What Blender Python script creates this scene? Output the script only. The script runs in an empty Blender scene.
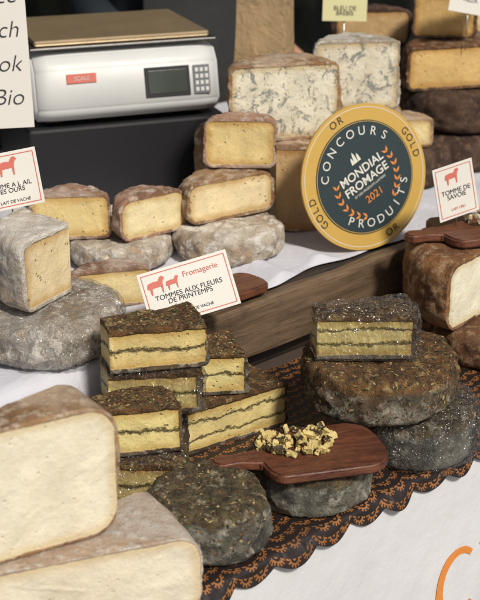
import bpy, bmesh, math, random
from mathutils import Vector, Matrix, noise
from mathutils.bvhtree import BVHTree
random.seed(7)
rad=math.radians
sc=bpy.context.scene
COL=sc.collection
UA=rad(43.1); U=Vector((math.cos(UA),math.sin(UA),0)); Nn=Vector((-math.sin(UA),math.cos(UA),0))
O=Vector((-.044,1.198,0))
def W(s,w,z): 
    p=O+U*s+Nn*w; return Vector((p.x,p.y,z))
def sm(x,a,b):
    t=max(0,min(1,(x-a)/(b-a))); return t*t*(3-2*t)
# ---------------------------------------------------------------- node helper
class G:
    def __init__(s,name):
        s.m=bpy.data.materials.new(name); s.m.use_nodes=True; s.t=s.m.node_tree; s.n=s.t.nodes; s.n.clear()
        s.out=s.n.new('ShaderNodeOutputMaterial'); s.b=s.n.new('ShaderNodeBsdfPrincipled')
        s.t.links.new(s.b.outputs[0],s.out.inputs[0]); s.tc=s.n.new('ShaderNodeTexCoord')
        s.obj=s.tc.outputs['Object']
    def put(s,sock,v):
        if hasattr(v,'is_output'): s.t.links.new(v,sock)
        elif v is not None:
            if isinstance(v,(tuple,list)) and len(v)==3 and sock.type=='RGBA': v=(*v,1)
            sock.default_value=v
    def M(s,op,a,b=None,c=None,clamp=False):
        n=s.n.new('ShaderNodeMath'); n.operation=op; n.use_clamp=clamp
        s.put(n.inputs[0],a)
        if b is not None: s.put(n.inputs[1],b)
        if c is not None: s.put(n.inputs[2],c)
        return n.outputs[0]
    def V(s,op,a,b=None):
        n=s.n.new('ShaderNodeVectorMath'); n.operation=op; s.put(n.inputs[0],a)
        if b is not None: s.put(n.inputs[1],b)
        return n.outputs[0]
    def mix(s,f,a,b,mode='MIX'):
        n=s.n.new('ShaderNodeMix'); n.data_type='RGBA'; n.blend_type=mode
        s.put(n.inputs[0],f); s.put(n.inputs[6],a); s.put(n.inputs[7],b); return n.outputs[2]
    def noise(s,scale,det=4,rough=.6,vec=None,dist=0):
        n=s.n.new('ShaderNodeTexNoise'); n.inputs['Scale'].default_value=scale; n.inputs['Detail'].default_value=det
        n.inputs['Roughness'].default_value=rough; n.inputs['Distortion'].default_value=dist
        s.put(n.inputs['Vector'],vec if vec is not None else s.obj); return n.outputs[0]
    def vor(s,scale,vec=None,feat='F1',out=0,rnd=1):
        n=s.n.new('ShaderNodeTexVoronoi'); n.feature=feat; n.inputs['Scale'].default_value=scale; n.inputs['Randomness'].default_value=rnd
        s.put(n.inputs['Vector'],vec if vec is not None else s.obj); return n.outputs[out]
    def ss(s,x,a,b):
        n=s.n.new('ShaderNodeMapRange'); n.interpolation_type='SMOOTHSTEP'; s.put(n.inputs[0],x)
        s.put(n.inputs[1],a); s.put(n.inputs[2],b); return n.outputs[0]
    def sep(s,v):
        n=s.n.new('ShaderNodeSeparateXYZ'); s.put(n.inputs[0],v); return n.outputs
    def bump(s,h,st=.5,d=.002,nrm=None):
        n=s.n.new('ShaderNodeBump'); n.inputs['Strength'].default_value=st; n.inputs['Distance'].default_value=d
        s.put(n.inputs['Height'],h)
        if nrm is not None: s.put(n.inputs['Normal'],nrm)
        return n.outputs[0]
    def set(s,**k):
        nm={'col':'Base Color','rough':'Roughness','nrm':'Normal','sss':'Subsurface Weight','metal':'Metallic','coat':'Coat Weight','alpha':'Alpha','spec':'Specular IOR Level'}
        for a,v in k.items(): s.put(s.b.inputs[nm[a]],v)
        return s.m
def plain(name,col,rough=.6,var=.15,scale=30,bump=.2,metal=0):
    g=G(name); n=g.noise(scale,5)
    c=g.mix(n,tuple(x*(1-var) for x in col),tuple(min(1,x*(1+var)) for x in col))
    return g.set(col=c,rough=rough,nrm=g.bump(g.noise(scale*6,3),bump,.001),metal=metal)
# ---------------------------------------------------------------- cheese material
RINDS={
 'grey':((.50,.44,.35),(.28,.21,.15),(.70,.66,.59)),
 'greyblue':((.19,.18,.14),(.055,.05,.04),(.43,.41,.34)),
 'brown':((.19,.085,.035),(.055,.025,.015),(.36,.23,.12)),
 'orange':((.34,.16,.06),(.14,.06,.025),(.50,.34,.19)),
 'pink':((.45,.27,.18),(.21,.11,.06),(.64,.52,.43)),
 'bloom':((.60,.49,.38),(.44,.31,.22),(.72,.66,.57)),
 'ochre':((.39,.23,.11),(.17,.09,.045),(.58,.46,.33)),
 'dark':((.09,.05,.033),(.03,.017,.012),(.18,.11,.07)),
 'mould':((.15,.10,.055),(.04,.03,.02),(.40,.37,.29)),
}
SOFT=('grey','pink','bloom','ochre')
PASTES={'ivory':(.84,.79,.62),'cream':(.83,.75,.55),'yellow':(.82,.64,.30),'pale':(.83,.71,.43),'butter':(.81,.67,.36),'herb':(.78,.65,.29),'tan':(.60,.41,.20),'blue':(.79,.74,.59),'deep':(.72,.50,.20)}
def cheese_mat(R,H,rc,paste,rind,rt=.004,mode='none',topdark=None,pits=1.):
    g=G('cheese_'+paste+'_'+rind)
    off=(random.uniform(-5,5),random.uniform(-5,5),random.uniform(-5,5))
    kv=random.uniform(.90,1.08); kw=random.uniform(.94,1.06)
    P=g.V('ADD',g.obj,off)
    x,y,z=g.sep(g.obj)[:3]
    r=g.M('SQRT',g.M('ADD',g.M('MULTIPLY',x,x),g.M('MULTIPLY',y,y)))
    az=g.M('ABSOLUTE',z)
    qx=g.M('SUBTRACT',r,R-rc); qy=g.M('SUBTRACT',az,H/2-rc)
    mx=g.M('MAXIMUM',qx,0.); my=g.M('MAXIMUM',qy,0.)
    hyp=g.M('SQRT',g.M('ADD',g.M('MULTIPLY',mx,mx),g.M('MULTIPLY',my,my)))
    sd=g.M('SUBTRACT',g.M('ADD',hyp,g.M('MINIMUM',g.M('MAXIMUM',qx,qy),0.)),rc)
    n1=g.noise(60,5,.65,P); n2=g.noise(14,4,.6,P); nf=g.noise(350,4,.7,P)
    depth=g.M('ADD',g.M('MULTIPLY',sd,-1.),g.M('MULTIPLY',g.M('SUBTRACT',n1,.5),rt*1.2))
    inside=g.ss(depth,rt*.85,rt*1.25)
    pc=PASTES[paste]; pc=(min(.86,pc[0]*(.5+.5*kw)),pc[1]*kw,pc[2]*kw)
    n0=g.noise(22,4,.6,P); ng=g.noise(110,5,.7,P)
    lt=paste in('ivory','cream')
    col=g.mix(g.ss(n0,.3,.7),tuple(c*(.93 if lt else .88) for c in pc),tuple(min(1,c*1.05) for c in pc))
    col=g.mix(g.M('MULTIPLY',g.ss(ng,.50,.72),.18 if lt else .30),col,tuple(c*f for c,f in zip(pc,(.80,.70,.55))))
    edge=g.ss(g.M('ADD',depth,g.M('MULTIPLY',g.M('SUBTRACT',n0,.5),.012)),rt*.9,rt*1.1+.014)
    col=g.mix(edge,tuple(a*b for a,b in zip(pc,(.84,.74,.58) if lt else (.70,.57,.40))),col)
    v=g.vor(130,P); sel=g.ss(g.noise(45,2,.5,P),.55,.62)
    hole=g.M('MULTIPLY',g.M('SUBTRACT',1.,g.ss(v,.10,.26)),sel)
    v2=g.vor(320,P); hole2=g.M('MULTIPLY',g.M('SUBTRACT',1.,g.ss(v2,.10,.22)),g.ss(g.noise(70,2,.5,P),.52,.6))
    hole=g.M('MULTIPLY',g.M('MAXIMUM',hole,g.M('MULTIPLY',hole2,.6)),pits)
    col=g.mix(g.M('MULTIPLY',hole,.6),col,tuple(c*.40 for c in pc))
    st=g.ss(g.noise(7,6,.75,P,dist=1.5),.46,.62)
    col=g.mix(g.M('MULTIPLY',st,.20 if lt else .30),col,tuple(c*f for c,f in zip(pc,(.86,.79,.66))))
    if mode=='blue':
        vn=g.noise(34,6,.78,P,dist=1.2); bl=g.ss(vn,.53,.63)
        col=g.mix(g.M('MULTIPLY',bl,.8),col,(.20,.24,.25))
        vn2=g.noise(90,4,.7,P); col=g.mix(g.M('MULTIPLY',g.ss(vn2,.58,.66),.65),col,(.23,.26,.26))
        hole=g.M('MAXIMUM',hole,g.M('MULTIPLY',bl,.5))
    if mode.startswith('herb'):
        lines=[0.] if mode=='herb' else [-H*.17,H*.17]
        wav=g.M('MULTIPLY',g.M('SUBTRACT',g.noise(30,5,.75,P),.5),.026)
        tot=None
        for l in lines:
            d=g.M('ABSOLUTE',g.M('ADD',g.M('SUBTRACT',z,l),wav))
            th=g.M('MULTIPLY',g.M('SUBTRACT',g.noise(95,5,.85,P),.12),.0075 if mode=='herb' else .0060)
            k=g.M('SUBTRACT',1.,g.ss(g.M('SUBTRACT',d,th),-.0028,.0014))
            tot=k if tot is None else g.M('MAXIMUM',tot,k)
        col=g.mix(g.M('MULTIPLY',tot,.95),col,g.mix(g.ss(g.noise(300,3,.7,P),.35,.7),(.02,.018,.009),(.17,.12,.04)))
        spk=g.ss(g.vor(240,P),.20,.06); sp2=g.M('MULTIPLY',spk,g.ss(g.noise(60,2,.5,P),.42,.52))
        col=g.mix(g.M('MULTIPLY',sp2,.75),col,(.10,.075,.02))
        hole=g.M('MAXIMUM',hole,g.M('MULTIPLY',tot,.7))
    a,b,c=[tuple(q*kv for q in t) for t in RINDS[rind]]
    soft=rind in SOFT
    rc1=g.mix(g.ss(n2,.32,.66),b,a)
    rc2=g.mix(g.ss(n1,.46 if soft else .48,.66),rc1,c)
    rc3=g.mix(g.M('MULTIPLY',g.ss(g.noise(180,4,.7,P),.54,.64),.45 if soft else .7),rc2,tuple(q*.55 for q in b))
    rc3=g.mix(g.M('MULTIPLY',g.ss(g.noise(9,3,.6,P),.48 if soft else .50,.64),.65 if soft else .55),rc3,c)
    rc3=g.mix(g.M('MULTIPLY',g.ss(g.noise(26,5,.7,P,dist=.8),.54,.66),.45),rc3,(a[0]*1.0,a[1]*.74,a[2]*.50))
    if topdark is not None:
        tm=g.ss(g.M('ADD',qy,g.M('MULTIPLY',g.M('SUBTRACT',n2,.5),.02)),-.006,.004)
        tm=g.M('MULTIPLY',tm,g.ss(z,-.001,.001))
        tcol=g.mix(g.ss(n1,.36,.62),topdark[0],topdark[1])
        tcol=g.mix(g.M('MULTIPLY',g.ss(g.noise(45,5,.7,P),.53,.64),.8),tcol,topdark[2])
        tcol=g.mix(g.M('MULTIPLY',g.ss(g.vor(170,P),.30,.12),.7),tcol,g.mix(g.ss(nf,.4,.6),(.025,.02,.012),(.38,.28,.12)))
        tcol=g.mix(g.M('MULTIPLY',g.ss(nf,.52,.64),.6),tcol,tuple(q*.35 for q in topdark[0]))
        rc3=g.mix(tm,rc3,tcol)
    colf=g.mix(inside,rc3,col)
    rough=g.M('ADD',g.M('MULTIPLY',inside,-.36),g.M('ADD',.76,g.M('MULTIPLY',n2,.15)))
    hp=g.M('ADD',g.M('MULTIPLY',ng,.40),g.M('SUBTRACT',g.M('MULTIPLY',n0,.7),g.M('MULTIPLY',hole,.6)))
    kb=.6 if soft else 1.
    hr=g.M('ADD',g.M('MULTIPLY',n1,1.6*kb),g.M('MULTIPLY',nf,1.0*kb))
    hm=g.M('ADD',g.M('MULTIPLY',hp,inside),g.M('MULTIPLY',hr,g.M('SUBTRACT',1.,inside)))
    g.b.inputs['Subsurface Radius'].default_value=(1,.6,.3); g.b.inputs['Subsurface Scale'].default_value=.006
    return g.set(col=colf,rough=rough,nrm=g.bump(hm,.9,.0045),sss=g.M('MULTIPLY',inside,.2),spec=.4)
# ---------------------------------------------------------------- cheese geometry
def flake_mat(name,c): return plain(name,c,.85,.4,200,.5)
FM=[flake_mat('dried_flower_dark',(.035,.028,.014)),flake_mat('dried_flower_brown',(.16,.08,.03)),flake_mat('dried_flower_straw',(.38,.28,.12)),flake_mat('dried_flower_green',(.08,.085,.03))]
def flakes(ob,R,H,a0,a1,rmin,n,side=True):
    me=ob.data; bvh=BVHTree.FromPolygons([v.co for v in me.vertices],[p.vertices[:] for p in me.polygons])
    bm=bmesh.new()
    for _ in range(n):
        a=rad(random.uniform(a0,a1))
        if side and random.random()<.4:
            z=random.uniform(-H*.4,H*.5); dr=Vector((-math.cos(a),-math.sin(a),0)); o=Vector((math.cos(a)*(R+.05),math.sin(a)*(R+.05),z))
        else:
            r=math.sqrt(random.uniform(rmin**2,R**2)); o=Vector((r*math.cos(a),r*math.sin(a),H)); dr=Vector((0,0,-1))
        hit,nv,_i,_d=bvh.ray_cast(o,dr)
        if hit is None or nv.dot(dr)>-.3: continue
        s=random.uniform(.0008,.0024); t=nv.orthogonal().normalized(); q=Matrix.Rotation(random.uniform(0,6.28),3,nv); t=q@t; b=nv.cross(t)
        l=random.uniform(1,2.4); up=random.uniform(0,.8)
        vs=[bm.verts.new(hit+nv*.0002+t*s*l),bm.verts.new(hit+b*s*.6+nv*s*.6*up),bm.verts.new(hit-t*s*l*.8+nv*s*up),bm.verts.new(hit-b*s*.6+nv*s*.3)]
        f=bm.faces.new(vs); f.material_index=random.choices((0,1,2,3),(5,5,3,3))[0]
    mesh_obj('dried_flowers',bm,FM,parent=ob)
def cheese(name,x,y,z,R,H,a0=0,a1=360,paste='cream',rind='grey',rmin=0.,rc=.012,rt=.004,mode='none',topdark=None,amp=.002,mat=None,grow=0,crump=0,tilt=None,pits=1.,fl=0):
    full=(a1-a0)>=359.9; R0,H0=R,H; R+=grow; rt=max(rt,amp*2.1)
    hb=H/2+grow*0.5
    prof=[]
    nr=14
    for i in range(nr): prof.append((rmin+(R-rc-rmin)*i/nr,-hb))
    for i in range(6):
        t=-math.pi/2+math.pi/2*i/6; prof.append((R-rc+rc*math.cos(t),-hb+rc+rc*math.sin(t)))
    ns=max(3,int((2*hb-2*rc)/.004))
    for i in range(ns+1): prof.append((R,-hb+rc+(2*hb-2*rc)*i/ns))
    for i in range(1,7):
        t=math.pi/2*i/6; prof.append((R-rc+rc*math.cos(t),hb-rc+rc*math.sin(t)))
    for i in range(1,nr+1): prof.append((rmin+(R-rc-rmin)*(1-i/nr),hb))
    nt=max(14 if rmin or a1-a0<60 else 6,int((a1-a0)/360*150))
    sd=Vector((random.uniform(-9,9),)*3)
    bm=bmesh.new(); rows=[]
    for j in range(nt if full else nt+1):
        th=rad(a0+(a1-a0)*j/nt); row=[]
        for (r,zz) in prof:
            p=Vector((r*math.cos(th),r*math.sin(th),zz))
            n=noise.noise(p*14+sd)*amp*1.6+noise.noise(p*60+sd)*amp*.8+noise.noise(p*190+sd)*amp*.5
            if crump: n+=crump*(abs(noise.noise(p*45+sd*2))*1.5+.6*abs(noise.noise(p*120+sd)))
            er=max(0,min(1,(r-(R-rc*2))/(rc*2))); ez=max(0,min(1,(abs(zz)-(hb-rc*1.5))/(rc*1.5)))
            k=1 if r>1e-6 else 0
            r2=max(0,r+n*er*1.6*k)
            z2=zz+(n*ez)*(1 if zz>0 else .0)
            row.append(bm.verts.new((r2*math.cos(th),r2*math.sin(th),z2)))
        rows.append(row)
    m=len(prof)
    for j in range(nt):
        A=rows[j]; B=rows[(j+1)%len(rows)]
        for i in range(m-1):
            f=bm.faces.new((A[i],B[i],B[i+1],A[i+1])); f.smooth=True
        if rmin>0: bm.faces.new((A[m-1],B[m-1],B[0],A[0]))
    if not full:
        flat=170<(a1-a0)<190
        for row,ang,sg in ((rows[0],rad(a0),-1),(rows[-1],rad(a1),1)):
            nv=Vector((-math.sin(ang),math.cos(ang),0))*sg
            c=Vector((0,0,0))
            for v in row: c+=v.co
            c/=len(row); prev=row
            for k in (.985,.93,.84,.72,.58,.44,.30,.15):
                cur=[]
                for v in row:
                    p=c+(v.co-c)*k; rr=math.hypot(p.x,p.y)
                    o=(noise.noise(p*28+sd)*.0016+noise.noise(p*75+sd)*.0009+noise.noise(p*200+sd)*.0005)*min(1,(1-k)*7)+.0007
                    if flat: o*=min(1,rr/.02)
                    if crump: o+=.003*abs(noise.noise(p*50+sd))
                    cur.append(bm.verts.new(p+nv*o))
                for i in range(m):
                    i2=(i+1)%m
                    f=bm.faces.new((prev[i],prev[i2],cur[i2],cur[i])); f.smooth=True
                    if k==.985:
                        e=bm.edges.get((prev[i],prev[i2]))
                        if e and not (flat and prev[i].co.xy.length<1e-5 and prev[i2].co.xy.length<1e-5): e.smooth=False
                prev=cur
            bm.faces.new(prev).smooth=True
    bmesh.ops.remove_doubles(bm,verts=bm.verts,dist=1e-6)
    bmesh.ops.recalc_face_normals(bm,faces=bm.faces)
    me=bpy.data.meshes.new(name); bm.to_mesh(me); bm.free()
    ob=bpy.data.objects.new(name,me); COL.objects.link(ob)
    ob.location=(x,y,z+H/2)
    me.materials.append(mat or cheese_mat(R0,H0,rc,paste,rind,rt,mode,topdark,pits))
    if tilt: ob.rotation_euler=tilt
    if fl: flakes(ob,R0,H0,a0,a1,rmin,fl)
    return ob
def wrap_mat():
    g=G('plastic_film'); t=g.n.new('ShaderNodeBsdfTransparent'); t.inputs[0].default_value=(.985,.987,.99,1)
    gl=g.n.new('ShaderNodeBsdfGlossy'); gl.inputs['Roughness'].default_value=.09; gl.inputs[0].default_value=(.95,.96,.98,1)
    mx=g.n.new('ShaderNodeMixShader'); lw=g.n.new('ShaderNodeLayerWeight'); lw.inputs[0].default_value=.3
    v=g.V('MULTIPLY',g.obj,(1,1,.45))
    def ridge(sc_,d): return g.M('MULTIPLY',g.M('ABSOLUTE',g.M('SUBTRACT',g.noise(sc_,2,.5,v,dist=d),.5)),-4.)
    h=g.M('ADD',ridge(38,2.0),g.M('MULTIPLY',ridge(85,1.5),.5))
    nb=g.bump(h,1,.006); g.put(gl.inputs['Normal'],nb); g.put(lw.inputs['Normal'],nb)
    g.put(mx.inputs[0],g.M('ADD',g.M('MULTIPLY',lw.outputs['Fresnel'],.45),.07)); g.put(mx.inputs[1],t.outputs[0]); g.put(mx.inputs[2],gl.outputs[0])
    g.t.links.new(mx.outputs[0],g.out.inputs[0]); return g.m
def mesh_obj(name,bm,mats,loc=(0,0,0),rot=(0,0,0),parent=None,smooth=False):
    me=bpy.data.meshes.new(name); bm.to_mesh(me); bm.free()
    if not isinstance(mats,(list,tuple)): mats=[mats]
    for m in mats: me.materials.append(m)
    if smooth:
        for p in me.polygons: p.use_smooth=True
    ob=bpy.data.objects.new(name,me); COL.objects.link(ob); ob.location=loc; ob.rotation_euler=rot
    if parent: ob.parent=parent
    return ob
FILM=wrap_mat()
def wrap(ch,cr=.0032,**k):
    w=cheese('plastic_wrap',0,0,0,mat=FILM,grow=.003,crump=cr,**k)
    w.parent=ch; w.location=(0,0,0.0005); return w
TB=((.20,.10,.035),(.075,.04,.018),(.42,.30,.13))
TG=((.15,.11,.055),(.05,.04,.025),(.38,.34,.24))
def slab(name,x,y,z,L,dr,D,H,mode='herb',film=False,r0=.16,**k):
    """cut piece: front-left bottom corner, length along direction dr, depth D"""
    a1=dr+math.degrees(D/(r0+L*.6)); cx=x-r0*math.cos(rad(dr)); cy=y-r0*math.sin(rad(dr))
    kk=dict(paste='herb',rind='mould',rc=.008,rt=.0042,topdark=TB,amp=.0028,fl=900); kk.update(k)
    o=cheese(name,cx,cy,z,r0+L,H,dr,a1,rmin=r0,mode=mode,**kk)
    if film: wrap(o,R=r0+L,H=H,a0=dr-.7,a1=a1+.7,rmin=r0-.002,rc=.008)
    return o
# ---------------------------------------------------------------- generic helpers
def box(name,size,loc,mat,rotz=0,bev=.002,parent=None,rot=None,sub=0,wob=0):
    bm=bmesh.new(); bmesh.ops.create_cube(bm,size=1)
    bmesh.ops.scale(bm,vec=size,verts=bm.verts)
    if sub: 
        ax=max(range(3),key=lambda i:size[i])
        es=[e for e in bm.edges if abs((e.verts[0].co-e.verts[1].co)[ax])>size[ax]*.9]
        bmesh.ops.subdivide_edges(bm,edges=es,cuts=sub,use_grid_fill=True)
    if bev: bmesh.ops.bevel(bm,geom=[e for e in bm.edges if e.calc_face_angle(0)>.5],offset=bev,segments=2,affect='EDGES',profile=.6)
    if wob:
        for v in bm.verts:
            v.co+=noise.noise_vector(v.co*9)*wob
    return mesh_obj(name,bm,mat,loc,rot or (0,0,rotz),parent)
def empty(name,loc=(0,0,0),rotm=None):
    e=bpy.data.objects.new(name,None); COL.objects.link(e); e.empty_display_size=.05
    if rotm is not None: e.matrix_world=Matrix.Translation(loc)@rotm
    else: e.location=loc
    return e
def outline(name,pts,th,mat,loc=(0,0,0),rot=(0,0,0),parent=None,bev=.003):
    bm=bmesh.new(); vs=[bm.verts.new((x,y,0)) for x,y in pts]; f=bm.faces.new(vs)
    r=bmesh.ops.extrude_face_region(bm,geom=[f]); 
    for v in [g for g in r['geom'] if isinstance(g,bmesh.types.BMVert)]: v.co.z+=th
    bmesh.ops.recalc_face_normals(bm,faces=bm.faces)
    if bev: bmesh.ops.bevel(bm,geom=[e for e in bm.edges if e.calc_face_angle(0)>1.0],offset=bev,segments=3,affect='EDGES')
    return mesh_obj(name,bm,mat,loc,rot,parent)
def text(s,size,mat,parent,x,z,y=-.0012,align='CENTER',ang=0,shear=0,bold=0,name='lettering'):
    c=bpy.data.curves.new(name,'FONT'); c.body=s; c.size=size; c.align_x=align; c.align_y='CENTER'; c.extrude=.0001; c.offset=bold; c.shear=shear; c.space_line=.8
    c.materials.append(mat); o=bpy.data.objects.new(name,c); COL.objects.link(o); o.parent=parent
    o.matrix_local=Matrix.Translation((x,y,z))@Matrix.Rotation(-ang,4,'Y')@Matrix.Rotation(math.pi/2,4,'X'); return o
def facing(phi,tilt=0,roll=0):
    return Matrix.Rotation(rad(phi+90),4,'Z')@Matrix.Rotation(-rad(tilt),4,'X')@Matrix.Rotation(-rad(roll),4,'Y')
M_ink=plain('ink_dark',(.03,.03,.035),.6,.05); M_red=plain('ink_pink_red',(.62,.16,.12),.6,.1); M_org=plain('paint_orange',(.72,.25,.05),.6,.1)
M_paper=plain('card_white',(.74,.72,.66),.55,.06,8,.05); M_yellow=plain('card_yellow',(.70,.66,.36),.55,.04,8,.05)
M_steel=plain('skewer_steel',(.55,.55,.55),.3,.05,metal=1)
def rod(p0,p1,r,mat,name,parent=None):
    p0=Vector(p0);p1=Vector(p1);d=p1-p0; bm=bmesh.new()
    bmesh.ops.create_cone(bm,cap_ends=True,segments=12,radius1=r,radius2=r*.9,depth=d.length)
    o=mesh_obj(name,bm,mat,(p0+p1)/2,d.to_track_quat('Z','Y').to_euler(),None,True)
    if parent:
        bpy.context.view_layer.update(); o.parent=parent; o.matrix_parent_inverse=parent.matrix_world.inverted()
    return o
def card(name,loc,w,h,phi,tilt=0,roll=0,mat=None,stick=None,border=None):
    e=empty(name,loc,facing(phi,tilt,roll)); bpy.context.view_layer.update()
    box('card_panel',(w,.0012,h),(0,0,0),mat or M_paper,bev=.0004,parent=e)
    if border:
        bm=bmesh.new(); bw,bh=w/2-.004,h/2-.004; t=.0012
        for (x0,x1,z0,z1) in ((-bw,bw,bh-t,bh),(-bw,bw,-bh,-bh+t),(-bw,-bw+t,-bh+t,bh-t),(bw-t,bw,-bh+t,bh-t)):
            bm.faces.new([bm.verts.new(p) for p in ((x0,-.0010,z0),(x1,-.0010,z0),(x1,-.0010,z1),(x0,-.0010,z1))])
        mesh_obj('printed_border',bm,border,parent=e)
    if stick is not None:
        bt=e.matrix_world@Vector((0,.002,-h*.3)); rod((bt.x,bt.y+.001,bt.z),(bt.x,bt.y+.001,stick),.0012,M_steel,'skewer',e)
    return e
def goat(e,x,z,s,mat):
    pts=[(-.5,-.1),(-.42,.18),(-.1,.24),(.2,.22),(.34,.42),(.5,.46),(.62,.30),(.5,.2),(.44,.02),(.40,-.5),(.33,-.5),(.3,-.12),(-.2,-.14),(-.26,-.5),(-.34,-.5),(-.36,-.16)]
    bm=bmesh.new(); f=bm.faces.new([bm.verts.new((x+a*s,-.0012,z+b*s)) for a,b in pts]); mesh_obj('logo_animal',bm,mat,parent=e)
# ================================================================= CHEESES (front counter)
slab('cheese_wedge',-.300,1.086,.901,.200,29,.052,.150,mode='none',r0=.10,paste='ivory',rind='ochre',rc=.034,rt=.0035,amp=.0018,topdark=None,pits=.3,fl=0)
slab('cheese_wedge',-.330,1.072,.80,.310,20,.080,.10,mode='none',r0=.12,paste='ivory',rind='bloom',rc=.030,rt=.003,amp=.0018,topdark=None,pits=.25,fl=0)
cheese('cheese_wheel',-.038,1.325,.80,.071,.068,paste='herb',rind='greyblue',rc=.014,topdark=TG,amp=.004,fl=900)
slab('herb_cheese_wedge',-.152,1.398,.80,.085,-2,.07,.058,film=True)
slab('herb_cheese_wedge',-.168,1.405,.862,.102,13,.062,.064)
cheese('herb_cheese_wheel',-.105,1.53,.80,.038,.082,paste='herb',rind='mould',topdark=TB)
slab('herb_cheese_wedge',-.166,1.478,.885,.118,6,.08,.055,film=True)
slab('herb_cheese_wedge',-.162,1.474,.944,.128,12,.066,.058)
slab('herb_cheese_wedge',-.070,1.525,.80,.165,34,.085,.067,mode='herb2')
slab('herb_cheese_wedge',-.075,1.562,.869,.088,8,.07,.060)
cheese('cheese_wheel',.086,1.435,.80,.076,.058,paste='herb',rind='greyblue',rc=.014,topdark=TG,amp=.004)
R2=cheese('cheese_wheel',.232,1.565,.80,.088,.063,paste='herb',rind='greyblue',rc=.014,topdark=TG,amp=.003); wrap(R2,R=.088,H=.063,rc=.014,cr=.005)
cheese('cheese_wheel',.185,1.578,.866,.105,.064,paste='herb',rind='mould',rc=.016,topdark=TB,amp=.0045,fl=2200)
slab('herb_cheese_wedge',.100,1.546,.932,.130,0,.058,.060,mode='herb2',film=True)
cheese('cheese_wheel',.40,1.90,.80,.12,.058,paste='cream',rind='brown',rc=.016,amp=.003)
cheese('cheese_half_wheel',.402,1.90,.860,.148,.11,50,230,'ivory','orange',rc=.03,rt=.005,amp=.0028,pits=.3)
# ================================================================= upper tier
T=.924
UWH=cheese('cheese_wheel',-.256,1.612,T,.096,.063,paste='cream',rind='grey',rc=.020,amp=.0040); wrap(UWH,R=.096,H=.063,rc=.020,cr=.003)
UW=cheese('cheese_wedge',-.228,1.640,T+.066,.10,.098,140,240,'pale','grey',rc=.016,amp=.0028)
cheese('cheese_wheel',-.19,1.95,T,.082,.042,paste='cream',rind='grey',rc=.016,amp=.003)
cheese('cheese_wheel',-.36,1.97,T,.08,.042,paste='cream',rind='grey',rc=.016,amp=.003)
cheese('cheese_half_wheel',-.262,1.915,T+.044,.063,.074,6,186,'yellow','pink',rc=.016,amp=.0026)
cheese('cheese_half_wheel',-.135,1.93,T+.044,.063,.070,38,218,'pale','pink',rc=.022,amp=.0026)
cheese('cheese_half_wheel',-.182,1.745,T,.062,.058,15,195,'butter','pink',rc=.018,amp=.002)
cheese('cheese_wheel',-.02,1.985,T,.09,.052,paste='cream',rind='grey',rc=.018,amp=.004)
cheese('cheese_half_wheel',-.014,1.99,T+.054,.083,.070,33,213,'pale','ochre',rc=.022,amp=.0028)
cheese('cheese_half_wheel',.000,2.03,T+.126,.060,.082,-2,178,'yellow','pink',rc=.016,amp=.0026)
cheese('cheese_wedge',.0,2.085,T,.19,.146,-2,32,'tan','ochre',rmin=.06,rc=.02)
cheese('cheese_wheel',-.01,2.235,T,.07,.146,paste='tan',rind='ochre',rc=.02)
cheese('blue_cheese_half_wheel',.075,2.120,T+.148,.096,.130,14,194,'blue','ochre',rc=.014,mode='blue',amp=.0026)
cheese('cheese_wheel',.22,2.32,T,.075,.165,paste='tan',rind='ochre',rc=.02)
cheese('blue_cheese_half_wheel',.205,2.25,T+.167,.077,.124,8,188,'blue','grey',rc=.012,mode='blue',amp=.0024)
cheese('cheese_wheel',.33,2.38,T,.065,.075,paste='tan',rind='dark',rc=.02)
cheese('cheese_wedge',.285,2.335,T+.077,.07,.055,0,70,'butter','ochre',rc=.012)
cheese('cheese_wheel',.44,2.545,T,.13,.074,paste='tan',rind='dark',rc=.02,amp=.003)
cheese('cheese_wheel',.44,2.545,T+.076,.125,.072,paste='tan',rind='dark',rc=.02,amp=.003)
cheese('cheese_half_wheel',.43,2.50,T+.150,.115,.085,16,196,'deep','brown',rc=.016,amp=.0028)
cheese('cheese_half_wheel',.40,2.56,T+.237,.062,.085,-5,175,'deep','brown',rc=.014,amp=.0024)
cheese('cheese_wheel',.285,2.69,T,.09,.20,paste='tan',rind='dark',rc=.02)
cheese('cheese_half_wheel',.27,2.66,T+.202,.08,.075,5,185,'tan','dark',rc=.02,amp=.003)
cheese('cheese_half_wheel',.52,2.60,T+.240,.07,.08,10,190,'butter','ochre',rc=.016,amp=.0024)
# ================================================================= wooden boards & chunks
def wood_mat(name,c1,c2,sx=(4,40,40),rg=.35):
    g=G(name); v=g.V('MULTIPLY',g.obj,sx); n=g.noise(1.6,6,.65,v,dist=.6); n2=g.noise(6,4,.7,v)
    c=g.mix(g.ss(n,.3,.7),c1,c2); c=g.mix(g.M('MULTIPLY',g.ss(n2,.52,.66),.6),c,tuple(q*.45 for q in c1))
    c=g.mix(g.M('MULTIPLY',g.ss(g.noise(18,5,.7),.5,.7),.5),c,tuple(q*.5 for q in c1))
    return g.set(col=c,rough=g.M('ADD',g.M('MULTIPLY',n2,.4),rg),nrm=g.bump(g.M('ADD',n,n2),.5,.002))
M_board=wood_mat('wood_red_brown',(.085,.027,.015),(.19,.07,.035),(10,60,60),.20)
M_plank=wood_mat('wood_weathered',(.095,.06,.033),(.21,.14,.085),(3,45,45))
M_dark=wood_mat('wood_dark',(.03,.022,.018),(.06,.045,.035))
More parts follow.
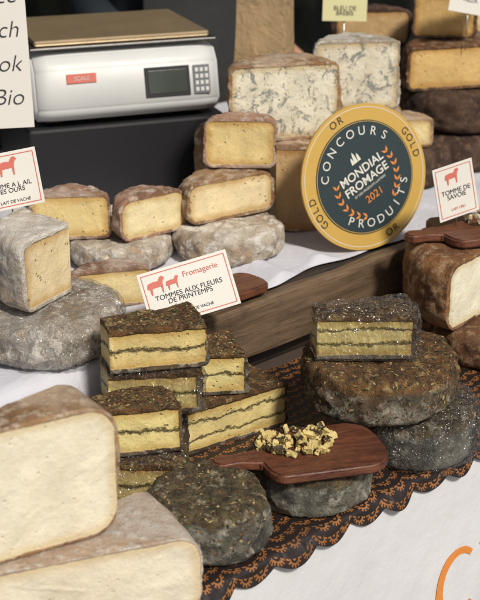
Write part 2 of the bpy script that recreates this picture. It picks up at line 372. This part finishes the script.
def paddle(L,Wd,hl,hw):
    pts=[]
    for i in range(25):
        t=-math.pi/2+math.pi*i/24; pts.append((L/2-Wd*.28+Wd*.28*math.cos(t)*1.1,Wd/2*math.copysign(abs(math.sin(t))**.7,math.sin(t))))
    for i in range(9):
        t=math.pi/2*i/8; pts.append((-L/2+.02-.02*math.sin(t),Wd/2-(Wd/2-hw)*(1-math.cos(t))*.9))
    pts.append((-L/2-hl*.6,hw*.8))
    for i in range(7):
        t=math.pi/2+math.pi*i/6; pts.append((-L/2-hl+hw*math.cos(t),hw*1.0*math.sin(t)))
    pts.append((-L/2-hl*.6,-hw*.8))
    for i in range(9):
        t=math.pi/2*(1-i/8); pts.append((-L/2+.02-.02*math.sin(t),-(Wd/2-(Wd/2-hw)*(1-math.cos(t))*.9)))
    return pts
outline('cutting_board',paddle(.155,.115,.045,.014),.013,M_board,(.098,1.412,.861),(0,0,rad(14)))
outline('cutting_board',paddle(.17,.12,.04,.015),.014,M_board,(.385,1.935,.973),(0,0,rad(20)))
outline('cutting_board',paddle(.085,.07,.03,.012),.014,M_board,(-.005,1.80,T+.002),(0,0,rad(43)))
def chunks(name,pl,mats):
    bm=bmesh.new()
    for (x,y,z,s) in pl:
        b=bmesh.new(); bmesh.ops.create_cube(b,size=1.4*s)
        bmesh.ops.subdivide_edges(b,edges=b.edges[:],cuts=2,use_grid_fill=True)
        sdv=Vector((random.uniform(-9,9),0,0)); q=Matrix.Rotation(random.uniform(0,6.3),3,'Z')@Matrix.Rotation(random.uniform(-.6,.6),3,'X')@Matrix.Rotation(random.uniform(-.5,.5),3,'Y'); sc3=(random.uniform(.7,1.6),random.uniform(.45,.9),random.uniform(.5,1.0))
        tp=random.uniform(.2,.7)
        for v in b.verts:
            v.co+=noise.noise_vector(v.co/s*.9+sdv)*s*.35
            v.co.y*=1-tp*(v.co.x/s*.5+.4)*.6
            v.co=q@Vector((v.co.x*sc3[0],v.co.y*sc3[1],v.co.z*sc3[2]))
        zm=min(v.co.z for v in b.verts)
        m={}
        for v in b.verts: m[v]=bm.verts.new(v.co+Vector((x,y,z-zm)))
        for f in b.faces: bm.faces.new([m[v] for v in f.verts])
        b.free()
    return mesh_obj(name,bm,mats)
def chunk_mat(name,c1,c2,th):
    g=G(name); n=g.noise(55,4,.65); k=g.ss(n,th,th+.04)
    c=g.mix(g.noise(200,4,.7),tuple(q*.75 for q in c1),tuple(min(1,q*1.15) for q in c1))
    return g.set(col=g.mix(k,c,c2),rough=.6,nrm=g.bump(g.noise(300,4,.7),.6,.0015),sss=.1)
M_ch1=chunk_mat('cheese_chunk_herb',(.72,.55,.22),(.06,.04,.018),.52); M_ch3=chunk_mat('cheese_chunk_cream',(.76,.68,.46),(.40,.27,.13),.60)
pl=[]
for i in range(95):
    a=random.uniform(0,6.28); r=random.random()**.6
    pl.append((.072+.054*r*math.cos(a)+.012*math.sin(a),1.42+.035*r*math.sin(a),.8745+(.008 if r<.45 and i%2 else 0),random.uniform(.0028,.0078)))
chunks('cheese_samples',pl,[M_ch1])
pl=[(.395+random.uniform(-.04,.045),1.945+random.uniform(-.03,.03),.9872+(.01 if i%3==0 else 0),random.uniform(.006,.011)) for i in range(30)]
chunks('cheese_samples',pl,[M_ch3])
# ================================================================= counter, tier, cloths
M_counter=plain('counter_board',(.08,.055,.04),.7,.3,10,.3)
box('counter_table',(3.0,1.18,.795),(W(.9,.62,0).x,W(.9,.62,0).y,.3985),M_counter,UA,.004)
t=W(.9,.90,.857); box('display_tier',(3.0,.99,.118),(t.x,t.y,.8575),M_dark,UA,.003)
t=W(.9,.386,0); box('wooden_plank',(3.0,.024,.085),(t.x,t.y,.8765),M_plank,UA,.003,sub=60,wob=.0035)
def grid(name,fn,nu,nv,mat,uvf=None):
    bm=bmesh.new(); uvl=bm.loops.layers.uv.new('UVMap'); vs=[[bm.verts.new(fn(i/nu,j/nv)) for j in range(nv+1)] for i in range(nu+1)]
    for i in range(nu):
        for j in range(nv):
            f=bm.faces.new((vs[i][j],vs[i+1][j],vs[i+1][j+1],vs[i][j+1])); f.smooth=True
            if uvf:
                for l,(a,b) in zip(f.loops,((i,j),(i+1,j),(i+1,j+1),(i,j+1))): l[uvl].uv=uvf(a/nu,b/nv)
    return mesh_obj(name,bm,mat)
g=G('white_cloth'); w1=g.noise(900,2,.5); cc=g.mix(g.noise(12,4),(.54,.54,.60),(.66,.66,.70))
M_cloth=g.set(col=cc,rough=.85,nrm=g.bump(g.M('ADD',g.M('MULTIPLY',w1,.15),g.noise(28,4,.6,dist=1.0)),.45,.006))
def clothf(u,v):
    s=-.55+2.9*u; lf=1-sm(s,.12,.28); Lh=.075*lf; rf=1-lf
    w0=.378+.03*rf+.022*noise.noise(Vector((s*9,0,3)))*rf
    D=.95+Lh; d=v*D
    fr=sm(d,.72,.95)
    fold=(math.sin(s*42+4*noise.noise(Vector((s*5,1,1)))+d*6)*.5+.5)
    if d<.95: 
        w=1.33-(1.33-w0)*(d/.95); z=.9215+.003*max(0,noise.noise(Vector((s*7,w*7,0))))+(.016*max(0,noise.noise(Vector((s*14,w*6,5))))+.012*fold**2*fr)*(1 if w<.62 else .2)*rf
        return W(s,w,z+.002*fold*fr*lf)
    h=d-.95; q=fold*.020*sm(h,0,.05)*lf+.008*sm(h,0,.015)*lf
    return W(s,w0-q-.010*lf,.9215-h*.97+.002*fold*lf)
grid('white_tablecloth',clothf,560,140,M_cloth)
g=G('provencal_cloth'); uv=g.tc.outputs['UV']; ux,uy=g.sep(uv)[:2]
p=.024; vv=g.M('DIVIDE',uy,p*.75); row=g.M('FLOOR',vv); fv=g.M('FRACT',vv)
uu=g.M('ADD',g.M('DIVIDE',ux,p),g.M('MULTIPLY',g.M('MODULO',row,2.),.5)); fu=g.M('SUBTRACT',g.M('FRACT',uu),.5)
fv2=g.M('MULTIPLY',fv,.75); dd=g.M('SQRT',g.M('ADD',g.M('MULTIPLY',fu,fu),g.M('MULTIPLY',fv2,fv2)))
ring=g.ss(g.M('SINE',g.M('MULTIPLY',dd,28.)),.1,.5); ang=g.M('ARCTAN2',fv2,fu); ray=g.ss(g.M('SINE',g.M('MULTIPLY',ang,13.)),-.2,.3)
msk=g.M('MULTIPLY',g.M('MAXIMUM',ring,g.M('MULTIPLY',ray,g.ss(dd,.2,.25))),g.M('SUBTRACT',1.,g.ss(dd,.44,.47)))
wear=g.ss(g.noise(14,4,.6),.3,.65)
cc=g.mix(g.M('MULTIPLY',msk,g.M('ADD',.5,g.M('MULTIPLY',wear,.4))),(.018,.012,.011),g.mix(g.noise(25,2),(.33,.11,.028),(.40,.18,.055)))
M_prov=g.set(col=cc,rough=.5,nrm=g.bump(g.M('ADD',g.M('MULTIPLY',g.noise(700,2),.1),g.noise(35,3,dist=1)),.4,.004))
def runf(u,v):
    s=-.5+2.7*u; e=.014; lob=abs(math.sin(math.pi*s/.062+.5*noise.noise(Vector((s*6,0,0))))); dd=v*(.36+.0126+.004+.013*lob)
    if dd<.36:
        w=e+.36-dd
        return W(s,w,.8012+.006*max(0,noise.noise(Vector((s*18,dd*18,1))))*sm(w,.015,.06)+.001*math.sin(s*40+w*60))
    h=dd-.36
    if h<.0126: a=h/.008; return W(s,e-.008*math.sin(a),.8005-.008*(1-math.cos(a)))
    h-=.0126; return W(s,e-.009-.004*math.sin(s*45+2*noise.noise(Vector((s*5,0,0))))-.25*h,.7925-h)
grid('patterned_tablecloth',runf,900,90,M_prov,lambda u,v:(u*2.7,v*.39))
g=G('vinyl_banner'); cc=g.mix(g.noise(5,4),(.64,.65,.67),(.73,.73,.74)); M_ban=g.set(col=cc,rough=.45,nrm=g.bump(g.noise(9,5,.6),.5,.010))
def banf(u,v):
    s=-.6+3.0*u; z=.790-.74*v; q=(.006*math.sin(s*16+1.5*v)+.010*noise.noise(Vector((s*7,v*5,0)))+.007*noise.noise(Vector((s*22,v*5,3))))
    return W(s,.010-.014*v-(q+.004)*min(1,v*2.2),z)
ban=grid('banner',banf,360,80,M_ban)
def bw(s,z):
    v=(.790-z)/.74; return banf((s+.6)/3.0,v)
# painted letters following the banner surface: a large C and S stroke
def stroke(pts,wd,name):
    bm=bmesh.new(); prev=None; n=len(pts)
    for i,(a,b) in enumerate(pts):
        a2,b2=pts[min(i+1,n-1)]; a1,b1=pts[max(i-1,0)]; tx,tz=a2-a1,b2-b1; L_=math.hypot(tx,tz) or 1
        k=wd*(.55+.45*math.sin(math.pi*(i+.6)/n)); nx_,nz=-tz/L_*k,tx/L_*k
        pr=[bm.verts.new(bw(a+nx_,b+nz)-Nn*.0012),bm.verts.new(bw(a-nx_,b-nz)-Nn*.0012)]
        if prev: bm.faces.new((prev[0],prev[1],pr[1],pr[0]))
        prev=pr
    mesh_obj(name,bm,M_org,parent=ban)
cpt=[(.475+.042*math.cos(rad(a)),.600+.052*math.sin(rad(a))) for a in range(50,320,8)]
stroke(cpt,.0075,'painted_letter_c')
stroke([(.545+.004*math.sin(i*.5),.665-.11*i/14) for i in range(15)],.0075,'painted_letter_t')
stroke([(.520+.05*i/8,.645+.006*math.sin(i*.6)) for i in range(9)],.005,'painted_letter_t_bar')
for k in range(6):
    s0=.62+k*.085; stroke([(s0+.032*math.cos(rad(a)),.605+.04*math.sin(rad(a))) for a in range(0,(361 if k%2 else 260),12)],.007,'painted_letter_o')
# ================================================================= signs
e=card('price_sign',(-.315,1.700,1.128),.088,.078,-70,8,6,stick=1.07,border=M_red)
goat(e,.0,.020,.026,M_red)
text('TOMME A L AIL\nDES OURS',.009,M_ink,e,0,-.010); text('EN LAIT DE VACHE',.006,M_ink,e,0,-.029)
e=card('cheese_label_sign',(-.07,1.66,.985),.128,.078,-80,22,13,stick=.925,border=M_red)
goat(e,-.043,.018,.024,M_red); goat(e,-.020,.016,.018,M_red)
text('Fromagerie',.011,M_red,e,.022,.022)
text('TOMMES AUX FLEURS\nDE PRINTEMPS',.0098,M_ink,e,0,-.004); text('LAIT CRU DE VACHE',.006,M_ink,e,0,-.027)
e=card('price_sign',(.333,1.925,1.045),.072,.085,-66,6,10,stick=.985,border=M_red)
goat(e,-.005,.024,.024,M_red); text('TOMME DE\nSAVOIE',.0105,M_ink,e,0,-.004); text('LAIT CRU',.006,M_red,e,0,-.028)
e=card('handwritten_sign',(-.43,1.99,1.245),.21,.24,-82,5,1,stick=.925)
for i,(s,m) in enumerate((('Provence',M_ink),('French',M_ink),('Smok',M_ink),('+ Bio',M_ink))): text(s,.036,m,e,.092,.083-.052*i,-.0012,'RIGHT',shear=.25,bold=-.0004,ang=rad(2-i))
e=card('price_sign',(.205,2.57,1.222),.088,.06,-84,6,-2,M_yellow,stick=1.08); text('BLEU DE\nBREBIS',.012,M_ink,e,0,-.010)
e=card('price_sign',(.435,2.49,1.250),.085,.06,-70,6,-12,stick=1.15); text('SALERS\nVIEUX',.012,M_ink,e,0,0)
# gold award disc
M_gold=plain('award_ochre',(.58,.37,.09),.42,.08,20,.05); M_navy=plain('award_navy',(.030,.048,.055),.42,.1,20,.05); M_wht=plain('ink_white',(.72,.71,.64),.6,.03)
e=empty('award_disc_sign',(.200,2.012,1.040),facing(-62,10,0)); bpy.context.view_layer.update()
roll=rad(27)
def disc(name,r,y,th,mat):
    bm=bmesh.new(); bmesh.ops.create_cone(bm,cap_ends=True,segments=96,radius1=r,radius2=r,depth=th)
    mesh_obj(name,bm,mat,(0,y,0),(math.pi/2,0,0),e)
def annulus(r0,r1,y,mat):
    bm=bmesh.new(); a=[];b=[]
    for i in range(96):
        t=2*math.pi*i/96; a.append(bm.verts.new((r0*math.cos(t),y,r0*math.sin(t)))); b.append(bm.verts.new((r1*math.cos(t),y,r1*math.sin(t))))
    for i in range(96): bm.faces.new((a[i],a[(i+1)%96],b[(i+1)%96],b[i]))
    mesh_obj('printed_ring',bm,mat,parent=e)
disc('disc_panel',.118,0,.004,M_gold); disc('disc_center',.092,-.0023,.001,M_navy); annulus(.0895,.0905,-.0032,M_gold); annulus(.112,.113,-.0024,M_wht)
def arc(s,r,size,mat,mid,span,inward=False,y=-.0034):
    n=len(s)
    for i,ch in enumerate(s):
        f=(i-(n-1)/2)/max(1,n-1)
        a=mid-f*span if not inward else mid+f*span
        a2=a+roll; rot=(a2-math.pi/2) if not inward else (a2+math.pi/2)
        text(ch,size,mat,e,r*math.cos(a2),r*math.sin(a2),y,ang=rot)
arc('CONCOURS',.075,.020,M_wht,math.pi/2,rad(118)); arc('PRODUITS',.075,.020,M_wht,-math.pi/2,rad(105),True)
for s,mid in (('OR',90),('GOLD',0),('OR',-90),('GOLD',180)): arc(s,.1035,.017,M_ink,rad(mid),rad(8 if len(s)==2 else 24),mid==-90,-.0026)
def rt(s,size,x,z,mat,b=0): 
    text(s,size,mat,e,x*math.cos(roll)-z*math.sin(roll),x*math.sin(roll)+z*math.cos(roll),-.0034,ang=roll,bold=b)
rt('MONDIAL',.020,0,.014,M_wht,.0003); rt('FROMAGE',.020,0,-.005,M_wht,.0003); rt('ET DES PRODUITS LAITIERS',.0055,0,-.018,M_wht); rt('2021',.018,0,-.034,M_org)
bm=bmesh.new()
def leaf(x,z,a,l,wd):
    pts=[(0,0),(l*.4,wd),(l,0),(l*.4,-wd)]
    vs=[]
    for px,pz in pts:
        X=x+px*math.cos(a)-pz*math.sin(a); Z=z+px*math.sin(a)+pz*math.cos(a)
        vs.append(bm.verts.new((X*math.cos(roll)-Z*math.sin(roll),-.0033,X*math.sin(roll)+Z*math.cos(roll))))
    bm.faces.new(vs)
for sgn in (-1,1):
    for i in range(7):
        a=rad(-60+i*13); cx=sgn*.058*math.cos(a); cz=.058*math.sin(a)-.006
        ta=a+math.pi/2 if sgn>0 else math.pi-(a+math.pi/2)
        for d in (.6,-.6): leaf(cx,cz,ta+d*sgn,.0115,.0022)
mesh_obj('laurel_leaves',bm,M_org,parent=e)
bm=bmesh.new()
for (x0,h,wd) in ((-.008,.012,.003),(-.002,.019,.0035),(.005,.014,.003)):
    vs=[]
    for px,pz in ((x0-wd,0.030),(x0+wd,.030),(x0+wd*.6,.030+h*.7),(x0,.030+h),(x0-wd*.6,.030+h*.7)):
        vs.append(bm.verts.new((px*math.cos(roll)-pz*math.sin(roll),-.0033,px*math.sin(roll)+pz*math.cos(roll))))
    bm.faces.new(vs)
mesh_obj('tower_emblem',bm,M_wht,parent=e)
# ================================================================= scale
g=G('scale_plastic'); M_scale=g.set(col=g.mix(g.noise(10,3),(.58,.59,.58),(.68,.68,.66)),rough=g.M('ADD',g.M('MULTIPLY',g.noise(30,4),.3),.3))
M_lcd=plain('lcd_glass',(.06,.07,.062),.15,.05); M_plate=plain('scale_plate_brushed',(.36,.27,.16),.38,.3,14,.1,metal=.45); M_blk=plain('black_plastic',(.015,.015,.017),.5,.2)
sa=rad(20); S=empty('weighing_scale',(-.245,2.385,1.083),Matrix.Rotation(sa,4,'Z'))
bm=bmesh.new()
sec=[(-.150,0),(-.165,.022),(-.150,.088),(-.128,.112),(.13,.112),(.145,.09),(.145,0)]
nx=12; rows=[]
for i in range(nx+1):
    x=-.167+.334*i/nx; k=1-.06*(abs(x)/.167)**8
    rows.append([bm.verts.new((x,y*k,z*(1-.02*(abs(x)/.167)**8))) for y,z in sec])
for i in range(nx):
    for j in range(len(sec)): 
        j2=(j+1)%len(sec); bm.faces.new((rows[i][j],rows[i][j2],rows[i+1][j2],rows[i+1][j]))
bm.faces.new(rows[0]); bm.faces.new(list(reversed(rows[-1]))); bmesh.ops.recalc_face_normals(bm,faces=bm.faces)
bmesh.ops.bevel(bm,geom=[e_ for e_ in bm.edges if e_.calc_face_angle(0)>.3],offset=.005,segments=3,affect='EDGES')
mesh_obj('housing',bm,M_scale,parent=S,smooth=True)
box('tray_support',(.20,.17,.014),(0,0,.1185),M_blk,parent=S)
box('weighing_tray',(.315,.245,.010),(0,0,.131),M_plate,parent=S,bev=.004)
box('tray_rim',(.335,.265,.005),(0,0,.1225),M_steel,parent=S,bev=.002)
fa=-math.atan2(.015,.066)
def onface(name,w,h,x,z,mat,th=.002):
    yy=-.165+(z-.022)*.015/.066; return box(name,(w,th,h),(x,yy-.0012,z),mat,parent=S,bev=.0006,rot=(fa,0,0))
onface('display_bezel',.082,.052,.068,.058,M_blk); onface('lcd',.070,.040,.068,.058,M_lcd,.004)
onface('brand_badge',.052,.016,-.085,.074,M_red); text('SCALE',.010,M_paper,S,-.085,.074,-.1565)
M_key=plain('key_grey',(.16,.17,.18),.5,.1)
onface('keypad',.030,.050,.131,.058,M_key)
for i in range(3):
    for j in range(4): onface('key',.006,.007,.122+i*.009,.041+j*.011,M_scale,.004)
for sx in (-1,1):
    for sy in (-1,1): box('foot',(.03,.03,.010),(sx*.13,sy*.11,-.004),M_blk,parent=S)
box('black_crate',(.36,.30,.148),(-.245,2.385,T+.0745-.001),M_blk,sa,.006)
g=G('kraft_paper'); M_kraft=g.set(col=g.mix(g.noise(30,5),(.36,.24,.12),(.47,.33,.18)),rough=.8,nrm=g.bump(g.noise(35,4,dist=1),.9,.006))
bm=bmesh.new(); rings=[]
for k in range(9):
    z=.33*k/8; t=sm(z,.15,.33); wx=.055*(1+.05*math.sin(k)); wy=.04*(1-t*.85)
    rings.append([bm.verts.new((x*wx+.003*noise.noise(Vector((x,y,k))),y*wy,z+(.006*((x+1)%1.3) if k==8 else 0))) for x,y in ((-1,-1),(-.3,-1.08),(.3,-.96),(1,-1),(1,1),(.3,1),(-.3,1.05),(-1,1))])
for a,b in zip(rings,rings[1:]):
    for i in range(8): bm.faces.new((a[i],a[(i+1)%8],b[(i+1)%8],b[i]))
bm.faces.new(list(reversed(rings[0])))
mesh_obj('paper_bag',bm,M_kraft,(.05,2.63,T),(0,0,rad(-20)))
# ================================================================= vendor
M_cl=plain('dark_sweater',(.025,.035,.045),.9,.3,40,.5); M_ap=plain('apron_cloth',(.03,.03,.03),.85,.3,40,.3); M_skin=plain('skin',(.50,.27,.18),.5,.08,20,.1); M_hair=plain('hair_brown',(.05,.03,.02),.7,.4,80,.8)
Vd=empty('vendor',(-.20,3.28,0),Matrix.Rotation(rad(43),4,'Z')); bpy.context.view_layer.update()
def skin(name,pts,edges,radii,mat,root=0,sub=2):
    me=bpy.data.meshes.new(name); me.from_pydata(pts,edges,[]); me.materials.append(mat); o=bpy.data.objects.new(name,me); COL.objects.link(o); o.parent=Vd
    o.modifiers.new('s','SKIN').use_smooth_shade=True
    for i,rr in enumerate(radii):
        sv=me.skin_vertices[0].data[i]; sv.radius=rr if isinstance(rr,tuple) else (rr,rr); sv.use_root=(i==root)
    m=o.modifiers.new('b','SUBSURF'); m.levels=sub; m.render_levels=sub; return o
pts=[(0,0,.95),(0,0,1.1),(0,0,1.3),(0,.01,1.43),(0,0,1.5),(.19,0,1.41),(.25,-.02,1.14),(.20,-.22,1.02),(-.19,0,1.41),(-.25,-.02,1.14),(-.20,-.22,1.02),(.10,0,.86),(.11,-.02,.48),(.11,.02,.10),(.12,-.12,.04),(-.10,0,.86),(-.11,-.02,.48),(-.11,.02,.10),(-.12,-.12,.04)]
ed=[(0,1),(1,2),(2,3),(3,4),(3,5),(5,6),(6,7),(3,8),(8,9),(9,10),(0,11),(11,12),(12,13),(13,14),(0,15),(15,16),(16,17),(17,18)]
skin('clothed_body',pts,ed,[(.17,.12),(.15,.11),(.18,.12),(.12,.09),.055,.065,.05,.036,.065,.05,.036,.095,.065,.05,.045,.095,.065,.05,.045],M_cl)
skin('neck',[(0,0,1.48),(0,-.01,1.57)],[(0,1)],[.05,.052],M_skin)
hd=skin('head',[(0,-.01,1.55),(0,-.03,1.60),(0,-.01,1.68),(0,0,1.73)],[(0,1),(1,2),(2,3)],[.05,(.062,.08),(.075,.095),(.055,.07)],M_skin)
skin('nose',[(0,-.10,1.66),(0,-.125,1.635)],[(0,1)],[.008,.013],M_skin,sub=1)
skin('hair',[(0,.02,1.66),(0,.02,1.72),(0,-.01,1.765)],[(0,1),(1,2)],[(.078,.085),(.08,.095),(.05,.06)],M_hair)
for sx in (-1,1):
    skin('ear',[(sx*.078,0,1.66),(sx*.084,.005,1.64)],[(0,1)],[.014,.010],M_skin,sub=1); skin('eye',[(sx*.03,-.093,1.665),(sx*.03,-.097,1.664)],[(0,1)],[.011,.007],M_ink,sub=1)
    P0=(sx*.20,-.22,1.02); skin('palm',[P0,(sx*.19,-.27,1.00),(sx*.185,-.315,.985)],[(0,1),(1,2)],[.026,(.036,.018),(.038,.015)],M_skin)
    for k in range(4):
        x0=sx*(.158+k*.018); L=(.034,.04,.037,.028)[k]
        skin('finger',[(x0,-.30,.988),(x0,-.33,.982),(x0,-.33-L*.8,.972),(x0,-.33-L*1.3,.95)],[(0,1),(1,2),(2,3)],[.009,.009,.008,.007],M_skin,sub=1)
    skin('thumb',[(sx*.165,-.27,.995),(sx*.135,-.295,.985),(sx*.128,-.33,.97)],[(0,1),(1,2)],[.012,.010,.008],M_skin,sub=1)
skin('mouth',[(-.02,-.103,1.605),(.02,-.103,1.605)],[(0,1)],[.005,.005],M_red,sub=1)
bm=bmesh.new(); vs=[[bm.verts.new((x*.16,-.135-.02*(1-x*x)-.02*(1 if z<1.0 else 0),z)) for x in (-1,-.5,0,.5,1)] for z in (.5,.7,.9,1.1,1.3)]
for a,b in zip(vs,vs[1:]):
    for i in range(4): bm.faces.new((a[i],a[i+1],b[i+1],b[i]))
mesh_obj('apron',bm,M_ap,parent=Vd,smooth=True)
# ================================================================= stall back, added shade canopy, ground
g=G('paving'); br=g.n.new('ShaderNodeTexBrick'); br.inputs['Scale'].default_value=3; br.inputs[1].default_value=(.20,.19,.17,1); br.inputs[2].default_value=(.26,.24,.22,1); br.inputs[3].default_value=(.08,.08,.075,1); g.put(br.inputs[0],g.obj)
M_pave=g.set(col=g.mix(.5,br.outputs[0],g.mix(g.noise(8,5),(.14,.13,.12),(.28,.26,.24))),rough=.85,nrm=g.bump(br.outputs[1],.3,-.01))
bm=bmesh.new(); bmesh.ops.create_grid(bm,x_segments=1,y_segments=1,size=150); mesh_obj('ground',bm,M_pave)
g=G('back_tarp'); M_back=g.set(col=g.mix(g.ss(g.noise(2.5,5,.6,dist=1),.4,.62),(.008,.010,.009),(.035,.038,.028)),rough=.85)
def backf(u,v):
    s=-1.2+5.4*u; return W(s,3.0+.05*math.sin(s*11)+.02*math.sin(s*29),2.5*v)
grid('stall_back_curtain',backf,200,8,M_back)
M_shade=plain('shade_canopy_canvas',(.20,.22,.20),.8,.1,4,.2)
def shadef(u,v): 
    s=-1.2+5.0*u; w=.55+2.6*v; return W(s,w,2.20+.55*v+.02*math.sin(s*6))
grid('shade_canopy',shadef,60,20,M_shade)  # unseen canopy, added to shade the stall back and keep the background dark
for s in (-1.1,3.7):  # posts carrying the added canopy
    for w in (.7,3.05):
        p=W(s,w,0); rod((p.x,p.y,0),(p.x,p.y,2.22+.55*(w-.55)/2.6),.022,M_steel,'shade_canopy_pole')
# ================================================================= light, camera
w=bpy.data.worlds.new('World'); sc.world=w; w.use_nodes=True; nt=w.node_tree; bgn=nt.nodes['Background']
sky=nt.nodes.new('ShaderNodeTexSky'); sky.sky_type='NISHITA'; sky.sun_disc=False; sky.sun_elevation=rad(46); sky.sun_rotation=rad(148); sky.dust_density=4; sky.air_density=1
nt.links.new(sky.outputs[0],bgn.inputs[0]); bgn.inputs[1].default_value=.054
L=bpy.data.lights.new('sun','SUN'); L.energy=3.3; L.angle=rad(8); L.color=(1,.95,.87); lo=bpy.data.objects.new('sun',L); COL.objects.link(lo)
az=rad(-58); el=rad(46); dv=Vector((math.cos(az)*math.cos(el),math.sin(az)*math.cos(el),math.sin(el))); lo.rotation_euler=dv.to_track_quat('Z','Y').to_euler(); lo.location=dv*5
cd=bpy.data.cameras.new('camera'); co=bpy.data.objects.new('camera',cd); COL.objects.link(co); sc.camera=co
co.location=(0,0,1.64); co.rotation_euler=(rad(90-22),0,0); cd.sensor_fit='VERTICAL'; cd.sensor_height=36; cd.lens=78; cd.clip_end=500; cd.clip_start=.05
cd.dof.use_dof=True; cd.dof.focus_distance=1.72; cd.dof.aperture_fstop=8
sc.view_settings.view_transform='Standard'; sc.view_settings.look='None'; sc.view_settings.exposure=0
